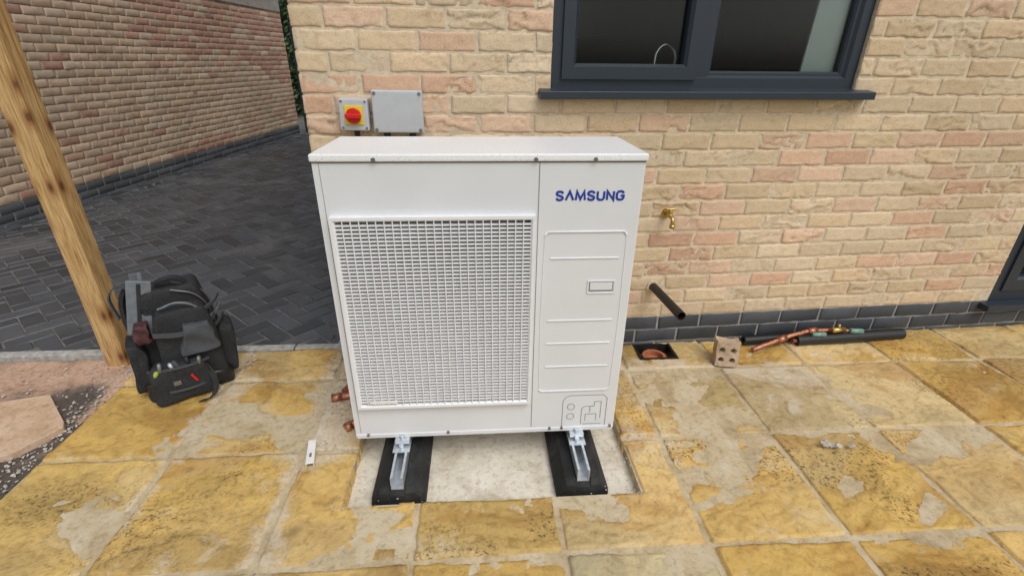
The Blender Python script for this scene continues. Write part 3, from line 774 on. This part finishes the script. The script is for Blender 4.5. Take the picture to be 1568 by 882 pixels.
ip=grp('insulated_pipe',(0,0,0))
pipe('foam_sleeve',(2.10,.688,.031),(2.72,.728,.031),.030,.012,M['black_plastic'],ip)
cyl('copper_core',(2.08,.687,.031),(2.3,.70,.031),.011,M['copper'],ip)
ip2=grp('insulated_pipe',(0,0,0))
pipe('foam_sleeve',(1.83,.712,.026),(2.32,.748,.026),.024,.011,M['black_plastic'],ip2)
cp=grp('copper_pipe_fittings',(0,0,0))
tube('copper_tube',[(1.845,.640,.014),(2.05,.69,.055),(2.17,.712,.072),(2.28,.722,.068)],.012,M['copper'],cp,smooth=False)
cyl('coupling_a',(1.99,.675,.043),(2.04,.687,.053),.0165,M['copper'],cp)
cyl('coupling_b',(2.17,.712,.072),(2.22,.717,.072),.0175,M['copper'],cp)
tube('copper_tube_b',[(2.24,.72,.072),(2.36,.722,.066),(2.44,.71,.064)],.010,M['copper'],cp,smooth=False)
cyl('valve_body',(2.29,.700,.080),(2.37,.712,.077),.015,M['brass'],cp,8)
cyl('valve_stem',(2.33,.706,.083),(2.33,.706,.112),.008,M['brass'],cp,8)
M['verdigris']=simple('verdigris_copper',(.20,.34,.28),.6,.4,.3,40,.1)
cyl('end_cap',(2.40,.708,.070),(2.47,.706,.066),.014,M['verdigris'],cp)
cyl('end_cap_b',(2.18,.688,.066),(2.25,.684,.066),.012,M['verdigris'],cp)

cs_=grp('copper_pipe_stub',(0,0,0))
tube('elbow',[(-.155,.40,.016),(-.140,.43,.018),(-.12,.44,.04),(-.115,.44,.095)],.014,M['copper'],cs_)
cyl('stub',(-.19,.358,.016),(-.06,.385,.016),.0145,M['copper'],cs_)
cyl('socket',(-.195,.355,.016),(-.155,.364,.016),.018,M['copper'],cs_)
cyl('socket_b',(-.115,.44,.075),(-.115,.44,.11),.018,M['copper'],cs_)
cs2=grp('copper_pipe_stub',(0,0,0))
cyl('stub',(-.088,.158,.018),(-.020,.215,.030),.0155,M['copper'],cs2)
cyl('socket',(-.090,.156,.018),(-.068,.174,.022),.019,M['copper'],cs2)
cs3=grp('copper_pipe',(0,0,0))
cyl('tube',(.28,.17,-.026),(.47,.215,-.024),.012,M['copper'],cs3)
tr=grp('plastic_trunking_offcut',(-.185,.035,.006),math.radians(12))
pr=[(-.014,0),(-.014,.016),(.014,.016),(.014,0),(.012,0),(.012,.0142),(-.012,.0142),(-.012,0)];n=8
v=[(a,-.062,b) for a,b in pr]+[(a,.062,b) for a,b in pr]
meshobj('channel',v,[(i,(i+1)%n,n+(i+1)%n,n+i) for i in range(n)]+[(0,1,6,7),(1,2,5,6),(2,3,4,5),(8,15,14,9),(9,14,13,10),(10,13,12,11)],M['white_plastic'],tr)
box('slot_mark',(-.004,-.03,.0162),(.004,-.01,.0172),M['print'],tr)

# ------------------------------------------------------------------ tool backpack
bp=grp('tool_backpack',(-.880,.565,.008),math.radians(30));bp.scale=(.96,1.0,1.02)
def blob(name,c,s,mat,par,top=1.,rot=(0,0,0),sub=2,lean=0):
    bm=bmesh.new();bmesh.ops.create_cube(bm,size=1)
    bmesh.ops.subdivide_edges(bm,edges=bm.edges[:],cuts=4,use_grid_fill=True)
    sd=random.randint(0,99)
    for v_ in bm.verts:
        k=v_.co.z+.5;t=1+(top-1)*k**1.5;n_=Vector((vnoise(v_.co.x*6+3,v_.co.z*6,sd)-.5,vnoise(v_.co.z*6,v_.co.y*6+v_.co.x*4,sd+2)-.5,vnoise(v_.co.x*6,v_.co.y*6,sd+4)-.5))
        v_.co.x=v_.co.x*s[0]*t+lean*k;v_.co.y*=s[1]*t;v_.co.z*=s[2];v_.co+=n_*.030
    me=bpy.data.meshes.new(name);bm.to_mesh(me);bm.free();o=addobj(name,me,mat,par);o.location=c;o.rotation_euler=rot
    m=o.modifiers.new('s','SUBSURF');m.levels=m.render_levels=sub
    for p in me.polygons:p.use_smooth=True
    return o
F_=M['fabric'];FG=M['fabric_grey']
blob('main_compartment',(0.01,.04,.225),(.33,.19,.44),F_,bp,.74)
blob('rubber_base',(0,0,.035),(.34,.27,.085),M['black_plastic'],bp,.96)
blob('front_compartment',(.03,-.075,.205),(.255,.12,.35),F_,bp,.72)
blob('tool_pocket',(-.03,-.145,.085),(.24,.09,.16),F_,bp,.90)
blob('side_pocket_a',(.175,.0,.13),(.075,.17,.22),F_,bp,.85)
blob('side_pocket_b',(-.165,-.01,.14),(.07,.18,.22),F_,bp,.85)
blob('front_pocket',(.075,-.130,.25),(.14,.05,.13),FG,bp,.82)
blob('logo_panel',(-.115,-.085,.30),(.06,.07,.08),M['maroon'],bp,.85)
box('back_frame',(-.105,-.01,.30),(-.088,.085,.51),M['plate_grey'],bp,.006,rot=(math.radians(-16),math.radians(10),math.radians(25)))
box('back_frame_b',(-.150,-.03,.27),(-.060,-.015,.50),M['plate_grey'],bp,.006,rot=(math.radians(-10),math.radians(12),math.radians(-8)))
box('back_frame_ridge',(-.112,-.036,.29),(-.098,-.028,.49),M['fabric'],bp,.002,rot=(math.radians(-10),math.radians(12),math.radians(-8)))
strap('top_handle',[(-.03,.03,.43),(-.02,.02,.465),(.05,.01,.475),(.09,.01,.43)],.028,.012,F_,bp,(0,1,0.2))
tube('piping',[(.130,-.07,.08),(.130,-.10,.26),(.10,-.105,.37),(.04,-.10,.405),(-.04,-.09,.39)],.005,M['plate_grey'],bp)
tube('zip',[(.145,-.03,.12),(.15,-.04,.28),(.11,-.045,.40),(.02,-.04,.445)],.0035,M['screw'],bp)
tube('zip_b',[(.155,.03,.12),(.16,.02,.28),(.12,.02,.41),(.03,.02,.455)],.0035,M['screw'],bp)
for k in range(5):
    z=.16+.048*k;strap('webbing_loop',[(.118,-.10,z),(.165,-.04,z+.004),(.19,.03,z+.008)],.014,.006,M['plate_grey'] if k%2 else FG,bp)
strap('compression_strap',[(-.08,-.135,.30),(.03,-.155,.29),(.13,-.105,.30),(.18,.02,.31)],.020,.006,FG,bp)
strap('shoulder_strap',[(-.09,.12,.43),(-.14,.15,.43),(-.18,.15,.36),(-.18,.12,.24),(-.15,.10,.12)],.05,.016,F_,bp,(.2,1,0))
strap('shoulder_strap_b',[(-.10,.10,.40),(-.17,.13,.44),(-.215,.12,.40),(-.20,.09,.31)],.024,.006,FG,bp,(.2,1,0))
strap('loose_strap',[(.06,-.15,.14),(.09,-.19,.08),(.08,-.215,.02),(.05,-.235,.006),(.02,-.23,.004)],.024,.005,F_,bp,(1,.3,0))
for x_,m_,l_ in ((-.125,'lime',.04),(-.10,'screw',.10),(-.072,'black_plastic',.05),(-.045,'galv',.08),(-.015,'fabric_grey',.09),(.015,'black_plastic',.10),(.045,'screw',.08)):
    dx=random.uniform(-.025,.025)
    cyl('tool_handle',(x_,-.165,.12),(x_+dx,-.185,.14+l_*.6),.0085,M[m_],bp,10,bev=.003)
    cyl('tool_shaft',(x_,-.163,.10),(x_,-.165,.13),.004,M['galv'],bp,8)
box('red_tag',(.016,-.196,.080),(.025,-.188,.120),M['red'],bp,.002,rot=(0,math.radians(-25),0))
box('buckle',(-.06,-.197,.085),(-.03,-.186,.105),M['screw'],bp,.003)
strap('pocket_trim',[(-.14,-.150,.155),(-.06,-.190,.162),(.03,-.190,.162),(.09,-.155,.155)],.010,.004,FG,bp)
strap('pocket_trim_b',[(-.14,-.160,.06),(-.06,-.196,.06),(.03,-.196,.06),(.09,-.165,.06)],.010,.004,FG,bp)

# ------------------------------------------------------------------ camera
yaw,pitch,roll=.07155,.44089,.01068
cy,sy,cp_,sp_=math.cos(yaw),math.sin(yaw),math.cos(pitch),math.sin(pitch)
fwd=Vector((sy*cp_,cy*cp_,-sp_));r0=Vector((cy,-sy,0));up=r0.cross(fwd)
r_=r0*math.cos(roll)+up*math.sin(roll);u_=up*math.cos(roll)-r0*math.sin(roll)
cam=bpy.data.cameras.new('Camera');co=bpy.data.objects.new('Camera',cam);S.collection.objects.link(co)
co.matrix_world=Matrix(((r_.x,u_.x,-fwd.x,.45809),(r_.y,u_.y,-fwd.y,-1.37613),(r_.z,u_.z,-fwd.z,1.34497),(0,0,0,1)))
cam.sensor_width=36;cam.lens=738.228/1568*36;cam.clip_end=500;cam.clip_start=.02
S.camera=co
# ------------------------------------------------------------------ light
el,az=math.radians(56),math.radians(150)
w_=bpy.data.worlds.new('World');S.world=w_;w_.use_nodes=True;nt=w_.node_tree;bg=nt.nodes['Background']
sk=nt.nodes.new('ShaderNodeTexSky');sk.sky_type='NISHITA';sk.sun_disc=False;sk.sun_elevation=el;sk.sun_rotation=az;sk.dust_density=3;sk.air_density=1.2
hs=nt.nodes.new('ShaderNodeHueSaturation');hs.inputs['Saturation'].default_value=.30
nt.links.new(sk.outputs[0],hs.inputs['Color']);nt.links.new(hs.outputs[0],bg.inputs[0]);bg.inputs[1].default_value=.138
sl=bpy.data.lights.new('sun','SUN');sl.energy=1.1;sl.angle=math.radians(30);sl.color=(1,.985,.96)
so_=bpy.data.objects.new('sun',sl);S.collection.objects.link(so_)
d=Vector((math.sin(az)*math.cos(el),math.cos(az)*math.cos(el),math.sin(el)))
so_.rotation_mode='QUATERNION';so_.rotation_quaternion=d.to_track_quat('Z','Y')
S.view_settings.view_transform='Standard';S.view_settings.look='None';S.view_settings.exposure=0
